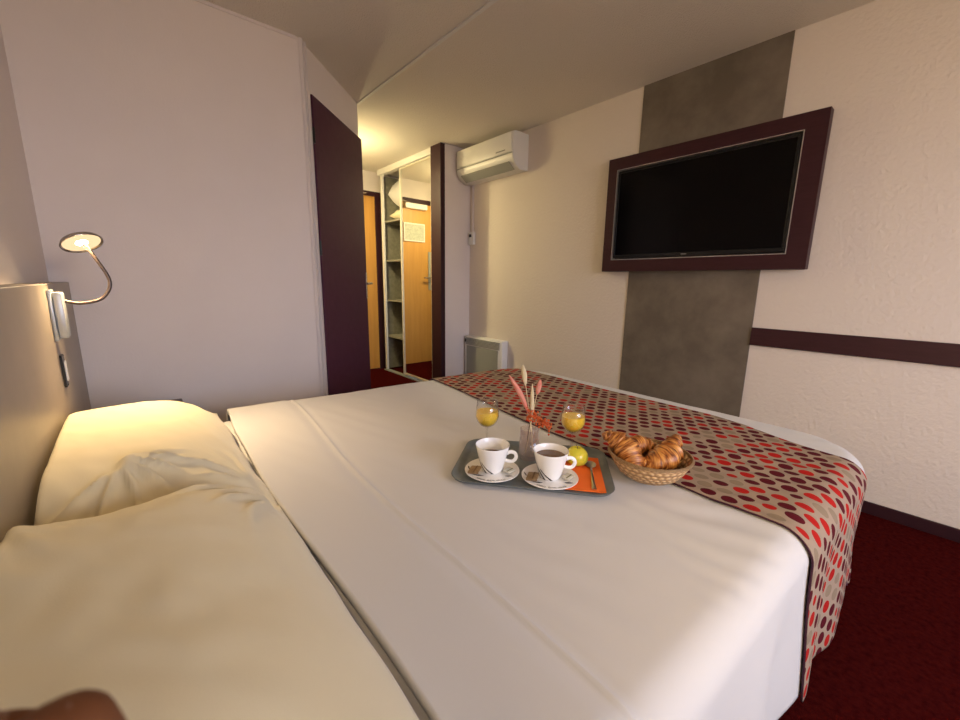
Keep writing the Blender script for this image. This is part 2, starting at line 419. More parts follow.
# ------------------------------------------------------------------ wardrobe
wd = thing('wardrobe', 'built-in hall wardrobe with grey shelves and a pale-framed sliding mirror door', 'wardrobe', (XW, 3.63, 0))
W = YE - .115 - 3.63     # length along the hall
obj('top_rail', B(-.02, .045, 0, W, 2.435, 2.498, bev=.002), M['white_plastic'], wd)
obj('floor_rail', B(-.01, .045, 0, W, 0, .012), M['grey_plastic'], wd)
obj('side_post', B(-.005, .02, W - .085, W - .045, .02, 2.435), M['white_plastic'], wd)
obj('end_panel', B(.02, .60, W - .03, W, .02, 2.435), M['shelf'], wd)
obj('back_panel', B(.60, .62, 0, W, .02, 2.435), M['shelf'], wd)
obj('divider', B(.05, .60, .60, .625, .02, 2.435), M['shelf'], wd)
for z in (.47, .935, 1.43, 1.90):
    obj('shelf', B(.03, .60, .625, W - .03, z - .02, z), M['shelf'], wd)
md = obj('mirror_door', B(.003, .012, .03, .645, .05, 2.425), M['mirror'], wd, label='tall sliding mirror reflecting the entrance door')
bm = bmesh.new()
for a in ((.005, .033, .03, 2.43), (.642, .668, .03, 2.43)): box(bm, -.008, .018, a[0], a[1], a[2], a[3], bev=.002)
for a in ((.03, .052), (2.410, 2.43)): box(bm, -.004, .016, .033, .642, a[0], a[1])
obj('door_frame', bm, M['alu'], md)

# ------------------------------------------------------------------ soft goods helper: cushion
def cushion(sx, sy, h, seed, nx=44, ny=44, wr=.01, power=3.0, topf=None, fs=4):
    bm = bmesh.new(); rows = {}
    for side in (1, -1):
        for i in range(nx + 1):
            for j in range(ny + 1):
                u = -1 + 2 * i / nx; v = -1 + 2 * j / ny
                edge = i in (0, nx) or j in (0, ny)
                if side == -1 and edge: rows[(-1, i, j)] = rows[(1, i, j)]; continue
                pu = max(0, 1 - abs(u) ** power) ** .55; pv = max(0, 1 - abs(v) ** power) ** .55
                x = u * sx / 2 * (1 - .05 * (1 - v * v) * abs(u) ** 6 + .0); y = v * sy / 2 * (1 - .05 * (1 - u * u))
                z = side * h / 2 * pu * pv
                if side == 1:
                    z += wr * pu * pv * (noise.noise(Vector((u * fs, v * fs, seed))) + .5 * noise.noise(Vector((u * fs * 2.4, v * fs * 2.4, seed + 3))))
                rows[(side, i, j)] = bm.verts.new((x, y, z + (topf(x, y) if topf else 0)))
    for side in (1, -1):
        for i in range(nx):
            for j in range(ny):
                q = [rows[(side, i, j)], rows[(side, i + 1, j)], rows[(side, i + 1, j + 1)], rows[(side, i, j + 1)]]
                try: bm.faces.new(q if side == 1 else q[::-1])
                except ValueError: pass
    return bm

tag(obj('folded_blanket', cushion(.40, .42, .14, 4, wr=.03), M['pillowcase'], smooth='all', loc=(XW + .28, 4.50, 1.968)),
    'beige blanket folded on the top wardrobe shelf under the spare pillow', 'blanket')
bm = cushion(.40, .44, .34, 9, wr=.05)
tag(obj('spare_pillow', bm, M['sheet'], smooth='all', loc=(XW + .27, 4.50, 2.220)),
    'white spare pillow on top of the folded blanket in the wardrobe', 'pillow')

# ------------------------------------------------------------------ television
tv = thing('framed_television', 'black flat-screen television set in a wide plum wall frame above the bed', 'television', (XR - .008, 1.165, 1.263))
def ring(bm, x0, x1, y0, y1, z0, z1, wy0, wy1, wz0, wz1, bev=0):
    box(bm, x0, x1, y0, y1, z0, wz0, bev=bev); box(bm, x0, x1, y0, y1, wz1, z1, bev=bev)
    box(bm, x0, x1, y0, wy0, wz0, wz1, bev=bev); box(bm, x0, x1, wy1, y1, wz0, wz1, bev=bev)
    return bm
s = .975
fy0, fy1, fz0, fz1 = -.640, .600, .0, .792
iy0, iy1, iz0, iz1 = -.545, .528, .082, .710
obj('frame', ring(bmesh.new(), -.062, 0, fy0, fy1, fz0, fz1, iy0, iy1, iz0, iz1), M['plum_frame'], tv)
obj('silver_edge', ring(bmesh.new(), -.0645, -.01, iy0 + .0, iy1, iz0, iz1, iy0 + .0045, iy1 - .0045, iz0 + .0045, iz1 - .0045), M['silver'], tv)
obj('back_board', B(-.012, -.002, iy0 + .005, iy1 - .005, iz0 + .005, iz1 - .005), M['black'], tv)
obj('bezel', ring(bmesh.new(), -.058, -.012, iy0 + .012, iy1 - .010, iz0 + .014, iz1 - .012, iy0 + .026, iy1 - .024, iz0 + .036, iz1 - .026, bev=.002), M['black'], tv)
obj('screen', B(-.052, -.012, iy0 + .026, iy1 - .024, iz0 + .036, iz1 - .026), M['screen'], tv)
obj('badge', B(-.0595, -.058, -.012, .022, iz0 + .022, iz0 + .026), M['silver'], tv)

# ------------------------------------------------------------------ air conditioner
ac = thing('air_conditioner', 'white wall-mounted air conditioner below the ceiling above the white heater', 'air conditioner', (XR, 3.02, 2.155))
prof = [(0, 0), (-.10, -.005), (-.155, .025), (-.195, .075), (-.20, .12), (-.20, .27), (-.185, .295), (-.16, .30), (0, .30)]
def extr(prof, y0, y1, bev=0):
    bm = bmesh.new(); a = [bm.verts.new((x, y0, z)) for x, z in prof]; b = [bm.verts.new((x, y1, z)) for x, z in prof]
    bm.faces.new(a); bm.faces.new(b[::-1])
    for i in range(len(prof)): k = (i + 1) % len(prof); bm.faces.new((a[i], b[i], b[k], a[k]))
    if bev: bmesh.ops.bevel(bm, geom=bm.edges[:], offset=bev, segments=2, affect='EDGES')
    return bm
obj('casing', extr(prof, -.385, .405, .004), M['white_plastic'], ac, smooth=True)
obj('front_panel', B(-.209, -.199, -.375, .395, .125, .285, bev=.003), M['white_plastic'], ac, smooth=True)
obj('front_seam', B(-.2035, -.199, -.38, .40, .114, .122), M['grey_plastic'], ac)
R = Matrix.Translation(Vector((-.150, 0, .024))) @ Matrix.Rotation(math.radians(38), 4, 'Y')
obj('air_flap', B(-.055, .035, -.34, .34, -.010, -.004, bev=.002, rot=R), M['grey_plastic'], ac)
obj('display_window', B(-.2105, -.209, -.30, -.18, .145, .155), M['grey_plastic'], ac)
tag(obj('cable_duct', B(XR - .016, XR, 3.385, 3.405, 1.69, 2.155, bev=.002), M['white_trim']), 'thin white cable duct running down from the air conditioner', 'cable duct')
sk = thing('wall_socket', 'small white switch box at the lower end of the cable duct', 'switch', (XR, 3.395, 1.56))
obj('plate', B(-.035, 0, -.04, .04, 0, .13, bev=.006), M['white_plastic'], sk)
obj('knob', B(-.05, -.035, -.015, .015, .075, .105, bev=.004), M['black'], sk)

# heater
ht = thing('convector_heater', 'white electric convector heater with top grille low on the right wall', 'heater', (XR, 3.13, .13))
obj('casing', B(-.085, 0, -.305, .29, 0, .465, bev=.010), M['white_plastic'], ht, smooth=True)
obj('front_plate', B(-.090, -.084, -.25, .25, .03, .36, bev=.002), M['grey_plastic'], ht)
bm = bmesh.new()
for k in range(6): box(bm, -.094, -.084, -.27, .26, .372 + k * .013, .379 + k * .013)
obj('grille', bm, M['grey_plastic'], ht)
obj('control_dial', B(-.093, -.084, .262, .280, .395, .43, bev=.002), M['black'], ht)

# ------------------------------------------------------------------ headboard, nightstand
hb = thing('headboard', 'wide greige laminate headboard panel along the whole left wall', 'headboard', (XL, .8, .25))
obj('panel', B(0, .062, -2.0, 1.795, 0, .893, bev=.003), M['headboard'], hb)
for y, n in ((1.14, 1), (-.95, 2)):
    sw = obj('switch', B(.062, .068, y - .026, y + .026, .545, .655, bev=.006), M['black'], hb)
    obj('rocker', B(.068, .074, y - .012, y + .012, .565, .635, bev=.004), M['white_plastic'], sw)
ns = thing('nightstand', 'dark wooden nightstand between the bed and the far wall', 'nightstand', (-.205, 2.33, 0))
obj('top', B(0, .345, -.19, .25, .515, .54, bev=.003), M['darkwood'], ns)
obj('body', B(.005, .33, -.18, .24, .06, .515), M['darkwood'], ns)
obj('drawer', B(.33, .345, -.175, .235, .36, .50, bev=.003), M['darkwood'], ns)
obj('plinth', B(.02, .31, -.16, .22, 0, .06), M['black'], ns)

# ------------------------------------------------------------------ reading lamps
def reading_lamp(y, label, head, nrm, mid, LAMP, SPR):
    t = thing('reading_lamp', label, 'lamp', (-.208, y, .96), 0, None)
    hx = Vector(head) - Vector((-.208, y, .96)); n = Vector(nrm).normalized()
    bm = B(0, .010, -.040, .040, -.004, .164, bev=.003); box(bm, .010, .034, -.034, .034, .004, .156, bev=.006)
    obj('base_plate', bm, M['lamp_plate'], t, smooth=True)
    q = n.to_track_quat('Z', 'Y').to_matrix().to_4x4(); q = Matrix.Translation(hx) @ q
    pts = [(.036, 0, .125), (.075, 0, .118)] + mid + [hx - n * .014]
    bm = bmesh.new(); tube(bm, bez(pts, 40), .0055); obj('gooseneck', bm, M['dark_chrome'], t, smooth=True)
    bm = bmesh.new()
    lathe(bm, [(0, -.020), (.030, -.018), (.052, -.010), (.058, 0), (.057, .004), (.054, .003), (.050, -.004), (0, -.006)], seg=40)
    bm.transform(q); hd = obj('lamp_head', bm, M['chrome'], t, smooth='all')
    bm = bmesh.new(); lathe(bm, [(0, 0.0), (.0505, 0.0), (.0505, -.003), (0, -.003)], seg=40); bm.transform(q)
    obj('diffuser', bm, M['lamp_soft'], hd)
    bm = bmesh.new(); lathe(bm, [(0, .004), (.012, .003), (.017, 0), (0, -.001)], seg=24); bm.transform(q)
    obj('diode', bm, M['lamp_on'], hd, smooth='all')
    ld = bpy.data.lights.new('reading_light', 'AREA'); ld.shape = 'DISK'; ld.size = .05; ld.energy = LAMP; ld.color = (1, .70, .38); ld.spread = math.radians(SPR)
    lo = bpy.data.objects.new('reading_light', ld); C.objects.link(lo); lo.parent = t
    lo.matrix_local = Matrix.Translation(hx + n * .008) @ (-n).to_track_quat('Z', 'Y').to_matrix().to_4x4()
    return t
EXPO = .45
reading_lamp(1.935, 'lit chrome gooseneck reading lamp on the headboard above the far pillow', (-.108, 1.95, 1.280), (.30, -.42, -.86),
             [(.130, .005, .135), (.155, .010, .190), (.130, .013, .265)], 5.5, 125)
reading_lamp(-.45, 'lit chrome gooseneck reading lamp on the near end of the headboard', (-.02, -.43, 1.300), (.94, .17, -.25),
             [(.130, .005, .135), (.165, .010, .190), (.165, .013, .265)], 3.5, 110)

# hall ceiling lamp
hl = thing('ceiling_lamp', 'round lit ceiling lamp in the hall behind the plum door wall', 'lamp', (1.70, 4.02, 2.5))
bm = bmesh.new(); lathe(bm, [(0, 0), (.07, 0), (.07, -.02), (0, -.02)], seg=24); obj('base', bm, M['white_plastic'], hl, smooth=True)
bm = bmesh.new(); lathe(bm, [(.06, -.02), (.085, -.05), (.075, -.10), (.04, -.125), (0, -.13)], seg=24); obj('globe', bm, M['hall_on'], hl, smooth='all')

# ------------------------------------------------------------------ bed
BX0, BX1 = -.20, 2.02       # head, foot
def near(x): return .118 - .048 * (x - 1.1)
def far(x): return 2.055 - .093 * (x - .24)
def warp(x, v):     # v 0..1 across the bed
    return near(x) + (far(x) - near(x)) * v
bed = thing('bed', 'wide double bed with a dark base under the white bedding', 'bed', (0, 0, 0))
bm = bmesh.new(); prism(bm, [(BX0 + .01, .20), (1.86, .16), (1.86, 1.80), (BX0 + .01, 1.96)], .08, .30)
obj('base', bm, M['darkwood'], bed)
for x, y in ((-.1, .3), (1.75, .28), (1.75, 1.68), (-.1, 1.8)):
    bm = bmesh.new(); lathe(bm, [(0, 0), (.03, 0), (.03, .08), (0, .08)], (x, y, 0), seg=16); obj('leg', bm, M['black'], bed)
bm = bmesh.new(); prism(bm, [(BX0 + .01, .175), (1.87, .135), (1.87, 1.815), (BX0 + .01, 1.97)], .30, .575, .03)
obj('mattress', bm, M['sheet'], bed)

def wrinkle(x, y):
    z = 0
    z += .0035 * noise.noise(Vector((x * 3, y * 2.2, 1)))
    z += .0016 * noise.noise(Vector((x * 16 + y * 5, y * 3, 4)))
    # soft folds towards the near foot corner
    a = sm(.9, .2, y) * sm(.35, .8, x)
    z += a * .0040 * math.sin((x + y * .2) * 85 + 4 * noise.noise(Vector((x * 4, y * 4, 9)))) * max(0, noise.noise(Vector((x * 3.1, y * 2.1, 12))) + .25)
    # the sewn fold line that runs across the duvet
    sx = .515 - .075 * sm(2.0, .6, y) + .008 * math.sin(y * 4)
    d = x - sx
    z += .0060 * math.exp(-(d / .005) ** 2) - .002 * math.exp(-((d - .018) / .012) ** 2)
    z += .006 * sm(0, -.05, d)
    return z

def cloth_pt(a, b, r=.065, top=.600, off=0, flare=.03, RC=.27, wav=1):
    """a: distance along the bed (may pass the foot), b: across in flat cloth metres (0 = near edge, Wd = far edge)"""
    Wd = 1.86
    qx = min(a, BX1 - RC); qy = min(max(b, RC), Wd - RC)
    dx, dy = a - qx, b - qy
    ln = math.hypot(dx, dy)
    L = ln
    if dx > 0 and abs(dy) > 0:         # square corner cloth hangs to an even hem
        mx = max(dx, abs(dy)); L = ln if ln <= RC else RC + (mx - RC if mx > RC else 0) * .9 + (ln - max(mx, RC)) * .15
    flat = RC - r
    if L <= flat: x, y, z, o = a, b, top, 0
    else:
        n = Vector((dx / ln, dy / ln)) if ln > 1e-9 else Vector((0, 0)); e = L - flat
        if e < r * PI / 2:
            t = e / r; ox = flat + (r + off) * math.sin(t); z = top - r * (1 - math.cos(t)) - off * (1 - math.cos(t))
        else:
            h = e - r * PI / 2; ph = math.atan2(dy, dx)
            fold = (.010 * math.sin(b * 0 + a * 17 + 2 * noise.noise(Vector((a * 3, 0, 5)))) + .006 * math.sin(ph * 9)) * min(1, h / .2) * wav
            ox = RC + off + flare * h + fold; z = top - r - h - off
        x, y = qx + n.x * ox, qy + n.y * ox
    v = y / Wd
    yy = warp(x, v) if 0 <= v <= 1 else (near(x) + y if v < 0 else far(x) + (y - Wd))
    zz = z + off + wrinkle(x, yy) * (1 if L <= flat else max(0, 1 - (L - flat) / .1) * 1)
    if zz < .012: zz = .012
    return Vector((x + .012 * sm(0, 1, yy) * sm(1.5, 1.9, x), yy, zz))

def sheet(name, a0f, a1f, b0, b1, na, nb, m, thick, off, uv=True, mats=None, parent=None, **kw):
    bm = bmesh.new(); uvl = bm.loops.layers.uv.verify(); T = {}
    for j in range(nb + 1):
        b = b0 + (b1 - b0) * j / nb; A0, A1 = a0f(b), a1f(b)
        for i in range(na + 1):
            a = A0 + (A1 - A0) * i / na
            T[i, j] = (bm.verts.new(cloth_pt(a, b, off=off, **kw)), (a, b))
    for j in range(nb):
        for i in range(na):
            k = [T[i, j], T[i + 1, j], T[i + 1, j + 1], T[i, j + 1]]
            f = bm.faces.new([q[0] for q in k])
            for l, q in zip(f.loops, k): l[uvl].uv = q[1]
    o = obj(name, bm, mats or m, parent, smooth='all')
    s = o.modifiers.new('thickness', 'SOLIDIFY'); s.thickness = thick; s.offset = -1
    if mats: s.material_offset = 1; s.material_offset_rim = 1
    return o

def fold_edge(b): return .234 + .008 * math.sin(b * 5) + .03 * sm(1.5, 1.9, b)
dv = sheet('duvet', fold_edge, lambda b: BX1 + .10 + .23 * sm(.05, .6, b) - .34 * sm(.02, -.20, b), -.46, 2.20, 400, 230, M['sheet'], .022, 0)
tag(dv, 'white cotton duvet draped over the bed', 'duvet')
def redge(b):
    e = 1.113 + .030 * sm(.2, .7, b) + .145 * sm(.5, 2.0, b)
    if b < 0: e += -b * .20
    return e
def rfar(b): return 1.872 + .022 * sm(1.2, 1.9, b) - .135 * sm(.55, .05, b) + .14 * sm(-.15, -.46, b)
rn = sheet('bed_runner', redge, rfar, -.47, 2.28, 90, 260, None, .005, .010, mats=[M['dots'], M['runner_back']])
tag(rn, 'beige bed runner with red and maroon ovals across the foot of the bed', 'bed runner')

# pillows
def pillow(name, x0, x1, y0, y1, seed, label, hgt, base=.578, creases=()):
    bm = bmesh.new(); nx, ny = 70, 110; V = {}
    def prof(x):     # height above the sheet along the bed direction
        u = (x - x0) / (x1 - x0)
        return hgt * ((1 - abs(2 * max(u, .0) - .72) ** 2.6 * .10) if u < .36 else (1 - ((u - .36) / .64) ** 2.8)) 
    for side in (1, 0):
        for i in range(nx + 1):
            for j in range(ny + 1):
                if side == 0 and (i in (0, nx) or j in (0, ny)): V[0, i, j] = V[1, i, j]; continue
                u, v = i / nx, j / ny; w = 2 * v - 1
                x = x0 + (x1 - x0) * u; y = y0 + (y1 - y0) * v
                pinch = .03 * (1 - w * w)
                pv = max(0, 1 - abs(w) ** 4.5) ** .6; rim = .022
                eu = min(1, u / .03) ** .4 if u < .03 else 1
                zt = rim + prof(x) * pv * eu
                if u > .36: x -= pinch * .4 * (1 - w ** 4) * 0
                y += .0
                x += (.010 * noise.noise(Vector((y * 5, 0, seed)))) * u
                if side:
                    k = min(1, zt / .05)
                    zt += k * (.006 * noise.noise(Vector((x * 6, y * 4, seed))) + .004 * noise.noise(Vector((x * 22 + y * 8, y * 14, seed))))
                    for (cx, cy, ang, ln, wd, am) in creases:
                        ddx, ddy = x - cx, y - cy; s_ = ddx * math.cos(ang) + ddy * math.sin(ang); t_ = -ddx * math.sin(ang) + ddy * math.cos(ang)
                        t_ += .015 * math.sin(s_ * 14 + cx * 30)
                        if 0 < s_ < ln: zt += am * math.exp(-(t_ / wd) ** 2) * sm(0, .04, s_) * sm(ln, ln * .4, s_)
                    V[1, i, j] = bm.verts.new((x, y, base + max(rim * .8 if u in (0, 1) or v in (0, 1) else rim, zt)))
                else:
                    V[0, i, j] = bm.verts.new((x, y, base + .002))
    for side in (1, 0):
        for i in range(nx):
            for j in range(ny):
                q = [V[side, i, j], V[side, i + 1, j], V[side, i + 1, j + 1], V[side, i, j + 1]]
                bm.faces.new(q if side else q[::-1])
    return tag(obj(name, bm, M['pillowcase'], smooth='all'), label, 'pillow')

cr = []
rnd = random.Random(3)
for ang, ln, am in ((-.1, .20, .012), (-.45, .17, .014), (-.85, .18, .014), (-1.3, .22, .012), (-1.8, .24, .010), (-2.3, .20, .009), (.3, .18, .008)):
    cr.append((-.080, 1.175, ang, ln, .008, am * 1.9))
for ang, ln, am in ((2.2, .20, .010), (2.7, .20, .012), (3.2, .16, .010), (1.8, .25, .010)):
    cr.append((.19, 1.10, ang, ln, .008, am * 1.2))
pillow('pillow', -.205, .222, 1.01, 1.97, 2.0, 'cream pillow farther from the camera, lying under the reading lamp with star-like creases', .150, creases=cr)
cr = []
for ang, ln, am in ((-2.6, .15, .018), (-2.9, .22, .020), (2.9, .18, .018), (-2.2, .20, .016), (-1.85, .3, .012)):
    cr.append((.185, .955, ang, ln, .010, am))
for ang, ln, am in ((-.9, .12, .014), (-1.2, .2, .012), (-1.5, .25, .010), (-.5, .15, .010)):
    cr.append((-.19, .96, ang, ln, .012, am))
pillow('pillow', -.205, .224, .15, 1.035, 8.0, 'cream pillow nearest the camera, filling the lower left of the photo', .185, base=.580, creases=cr)

# ------------------------------------------------------------------ breakfast tray
TA = math.atan2(-.777, .63)          # direction of the tray's long side
TC = Vector((.888, .768))
TZ = .6165
ta, tb = Vector((math.cos(TA), math.sin(TA))), Vector((.777, .63))
def T(a, b): p = TC + ta * a + tb * b; return p
def tray_plan(hx, hy, c, n=6):
    out = []
    for sx, sy, a0 in ((1, -1, -PI / 2), (1, 1, 0), (-1, 1, PI / 2), (-1, -1, PI)):
        for k in range(n + 1):
            a = a0 + PI / 2 * k / n; out.append((sx * (hx - c) + c * math.cos(a), sy * (hy - c) + c * math.sin(a)))
    return out
tray = thing('serving_tray', 'slate grey serving tray with rounded corners lying on the duvet', 'tray', (TC.x, TC.y, TZ - .012), TA)
bm = bmesh.new(); rings = []
for hx, hy, c, z in ((.205, .137, .035, 0), (.226, .157, .05, .006), (.232, .162, .055, .013), (.228, .158, .052, .0135), (.215, .146, .042, .0065), (.205, .137, .035, .004)):
    rings.append([bm.verts.new((x, y, z)) for x, y in tray_plan(hx, hy, c)])
for i in range(len(rings) - 1):
    for k in range(len(rings[0])):
        q = (k + 1) % len(rings[0]); bm.faces.new((rings[i][k], rings[i][q], rings[i + 1][q], rings[i + 1][k]))
bm.faces.new(rings[0][::-1]); bm.faces.new(rings[-1])
obj('tray_body', bm, M['tray'], tray, smooth=True)
TS = TZ - .012 + .0045       # surface of the tray

# cup (first instance) ------------------------------------------------
def cup_r(z):    # outer radius by height
    z = z / .083
    return .0285 + .0215 * (max(z, 0) ** .85)
def make_cup(label, loc, rz, level, group):
    t = thing('coffee_cup', label, 'cup', loc, rz, group)
    prof = [(0, .004), (.021, .004), (.022, 0), (.0245, 0)] + [(cup_r(.083 * k / 14), .083 * k / 14) for k in range(1, 15)]
    prof += [(.0500, .0842), (.0484, .0835)] + [(cup_r(.083 * k / 10) - .0028, .083 * k / 10) for k in range(9, 1, -1)] + [(.018, .009), (0, .008)]
    bm = bmesh.new(); lathe(bm, prof, seg=48)
    obj('cup_body', bm, M['porcelain'], t, smooth=True)
    bm = bmesh.new(); tube(bm, bez([(.042, 0, .056), (.054, 0, .061), (.066, 0, .057), (.070, 0, .046), (.065, 0, .035), (.053, 0, .031), (.036, 0, .035)], 36), .0042, flat=1.3)
    obj('handle', bm, M['porcelain'], t, smooth=True)
    # two sweeping black strokes
    bm = bmesh.new()
    for (a0, a1, z0, z1, w) in ((-2.95, -2.20, .050, .004, .0030), (-2.50, -1.55, .036, .004, .0034), (-3.1, -2.75, .034, .003, .0014)):
        prev = None; n = 18
        for k in range(n + 1):
            u = k / n; a = a0 + (a1 - a0) * u ** 1.3; z = z0 + (z1 - z0) * u; ww = w * (.25 + .9 * u)
            row = []
            for s in (-1, 0, 1):
                aa = a + s * ww / .032; r = cup_r(z) + .0004
                row.append(bm.verts.new((r * math.cos(aa), r * math.sin(aa), z)))
            if prev:
                for q in range(2): bm.faces.new((prev[q], prev[q + 1], row[q + 1], row[q]))
            prev = row
    obj('black_stroke', bm, M['ink'], t)
    bm = bmesh.new(); r = cup_r(level) - .0024
    lathe(bm, [(0, level), (r, level), (r - .003, level - .006), (0, level - .006)], seg=40)
    obj('coffee', bm, M['coffee'], t)
    return t
SZ = TS + .0085     # cup stands in the saucer well
# saucer -----------------------------------------------
def make_saucer(label, loc, rz, group):
    t = thing('saucer', label, 'saucer', loc, rz, group)
    prof = [(0, .003), (.026, .003), (.028, 0), (.034, 0), (.040, .004), (.078, .0112), (.0812, .0134), (.0805, .0146), (.076, .0134), (.040, .0085), (.030, .0082), (0, .0082)]
    bm = bmesh.new(); lathe(bm, prof, seg=64); obj('plate', bm, M['porcelain'], t, smooth=True)
    def sr(r): return .0085 + (r - .040) * (.0134 - .0085) / .036 + .0006
    bm = bmesh.new()     # strokes of the decoration that continue from the cup
    for (a0, a1, r0, r1, w) in ((-2.95, -2.45, .072, .042, .003), (-2.6, -2.2, .066, .042, .0035), (2.9, 3.15, .074, .066, .004), (-.75, -.62, .050, .072, .003)):
        prev = None
        for k in range(11):
            u = k / 10; a = a0 + (a1 - a0) * u; r = r0 + (r1 - r0) * u; ww = w * (.3 + math.sin(PI * u))
            row = [bm.verts.new((r * math.cos(a + s * ww / r), r * math.sin(a + s * ww / r), sr(r))) for s in (-1, 1)]
            if prev: bm.faces.new((prev[0], prev[1], row[1], row[0]))
            prev = row
    # illegible small script along the front rim
    q = random.Random(5)
    for k in range(30):
        a = -2.25 + k * .042
        if k in (9, 10, 19): continue
        h = .0026 + .0032 * q.random(); r = .0695; w = .0007
        for r0, r1, a_, b_ in ((r - h, r + h * .6, a, a + .006), (r + h * .2, r + h * .2 + .0014, a - .008, a + .016)):
            vs = [bm.verts.new((rr * math.cos(x), rr * math.sin(x), sr(rr))) for rr, x in ((r0, a_), (r1, a_), (r1, b_ + .008), (r0, b_ + .008))]
            bm.faces.new(vs)
    obj('printed_decoration', bm, M['ink'], t)
    return t
G1, G2, G3 = 'coffee cups on the tray', 'saucers on the tray', 'juice glasses on the tray'
RZ = math.atan2(-.65, .74)
c1, c2 = Vector((.754, .808)), Vector((.856, .673))
s0 = make_saucer('white saucer with black decoration under the left coffee cup', (c1.x, c1.y, TS), RZ, G2)
dup(s0, (c2.x, c2.y, TS), RZ, 'white saucer with black decoration under the right coffee cup, touching the orange napkin')
make_cup('white coffee cup with black strokes on the left saucer, handle towards the vase', (c1.x, c1.y, SZ), RZ, .050, G1)
make_cup('white coffee cup with black strokes on the right saucer, in front of the apple', (c2.x, c2.y, SZ), RZ, .066, G1)
def packet(name, label, cat, c, off, rz, sx, sy, h, m, m2, group):
    # lies on the sloping rim of the saucer
    tilt = .13
    d = Vector(off).normalized(); r = Vector(off).length
    t = thing(name, label, cat, (c.x + off[0], c.y + off[1], TS + .0085 + (r - .040) * .136 + .0035 + .0015), 0, group)
    q = Matrix.Rotation(-tilt, 4, Vector((d.y, -d.x, 0))) @ Matrix.Rotation(rz, 4, 'Z')
    bm = box(bmesh.new(), -sx / 2, sx / 2, -sy / 2, sy / 2, 0, h, bev=h * .35, rot=q); obj('wrapper', bm, m, t, smooth=True)
    bm = box(bmesh.new(), -sx / 2 * .94, sx / 2 * .94, -sy * .16, -sy * .04, h, h + .0004, rot=q); obj('printed_band', bm, m2, t)
    return t
def W2(a, b):   # image-plane like offsets: a to the right, b away
    rt, aw = Vector((.74, -.65)), Vector((.65, .74)); p = rt * a + aw * b; return (p.x, p.y)
for c, w in ((c1, 'left'), (c2, 'right')):
    packet('wrapped_biscuit', 'small brown wrapped biscuit on the %s saucer' % w, 'biscuit', c, W2(-.052, -.018), RZ + 1.25, .040, .032, .007, M['sachet_brown'], M['stem'], 'brown biscuits on the saucers')
    packet('sugar_packet', 'pale sugar packet with an olive stripe on the %s saucer' % w, 'sugar packet', c, W2(.050, -.014), RZ + .9, .034, .024, .005, M['sachet_white'], M['olive'], 'sugar packets on the saucers')

# juice glasses ------------------------------------------
def make_glass(label, loc, fill):
    t = thing('juice_glass', label, 'glass', loc, 0, G3)
    k = .165 / .165
    prof = [(0, .0), (.030, 0), (.031, .0015), (.012, .004), (.0045, .010), (.0036, .030), (.0038, .062), (.008, .070), (.024, .078), (.035, .092), (.0400, .108), (.0388, .130), (.035, .165),
            (.0343, .165), (.0379, .130), (.0390, .108), (.034, .0935), (.0235, .080), (.008, .0725), (0, .071)]
    bm = bmesh.new(); lathe(bm, prof, seg=40); obj('glass_body', bm, M['glass'], t, smooth='all')
    ip = [(0, .0716), (.008, .0730), (.0230, .0806), (.0335, .0940), (.0385, .108)]
    top = fill
    ip = [p for p in ip if p[1] < top] + [(.0374 if top > .12 else .0378, top), (.0, top)]
    bm = bmesh.new(); lathe(bm, ip, seg=40); obj('orange_juice', bm, M['juice'], t, smooth=True)
    return t
g1, g2 = T(-.164, .120), T(.124, .128)
make_glass('stemmed glass of orange juice at the back left of the tray, behind the left cup', (g1.x, g1.y, TS), .127)
make_glass('stemmed glass of orange juice at the back right of the tray, behind the apple', (g2.x, g2.y, TS), .128)

# vase with dried flowers -----------------------------------
vp = T(-.015, .055)
vs = thing('glass_vase', 'small pressed-glass vase between the two cups on the tray', 'vase', (vp.x, vp.y, TS))
def facet(a, z): return 1 + .035 * math.cos(a * 8 + (z * 120)) * (1 if .01 < z < .09 else 0)
zz = [k * .1 / 16 for k in range(17)]
bm = bmesh.new(); lathe(bm, [(0, 0), (.029, 0)] + [(.031 + .0015 * math.sin(z * 60), z) for z in zz[1:]] + [(.029, .1)] + [(.0275, z) for z in zz[15:1:-3]] + [(.026, .014), (0, .013)], seg=48, wob=facet)
obj('vase_body', bm, M['cut_glass'], vs, smooth=True)
def stalk(name, label, pts, r, head, m_head, group=None, cat='dried flower', flower_len=.3, fr=.01):
    t = thing(name, label, cat, (vp.x, vp.y, TS + .016))
    P = bez(pts, 24); bm = bmesh.new(); tube(bm, P, r, seg=6); obj('stem', bm, M['cream_grass'], t, smooth=True)
    n = len(P); k0 = int(n * (1 - flower_len)); H = P[k0:]
    rs = [max(.0008, fr * math.sin(PI * min(1, (i + .3) / (len(H) - .4))) ** .7) for i in range(len(H))]
    bm = bmesh.new(); tube(bm, H, rs, seg=12)
    for v in bm.verts: v.co += Vector((noise.noise(v.co * 400), noise.noise(v.co * 400 + Vector((5, 0, 0))), 0)) * fr * .25
    obj('flower_head', bm, m_head, t, smooth='all'); return t
def V(a, z, b=0): x, y = W2(a, b); return (x, y, z)      # a sideways, b away
stalk('dried_grass', 'tallest cream bunny-tail grass in the vase', [V(.012, 0), V(.004, .09), V(-.012, .19), V(-.030, .292)], .0012, None, M['cream_grass'], flower_len=.22, fr=.0085)
stalk('dried_grass', 'long pink feathery grass leaning left in the vase', [V(.016, 0, .005), V(.004, .09), V(-.025, .18), V(-.072, .258)], .0012, None, M['pink_grass'], flower_len=.50, fr=.0085)
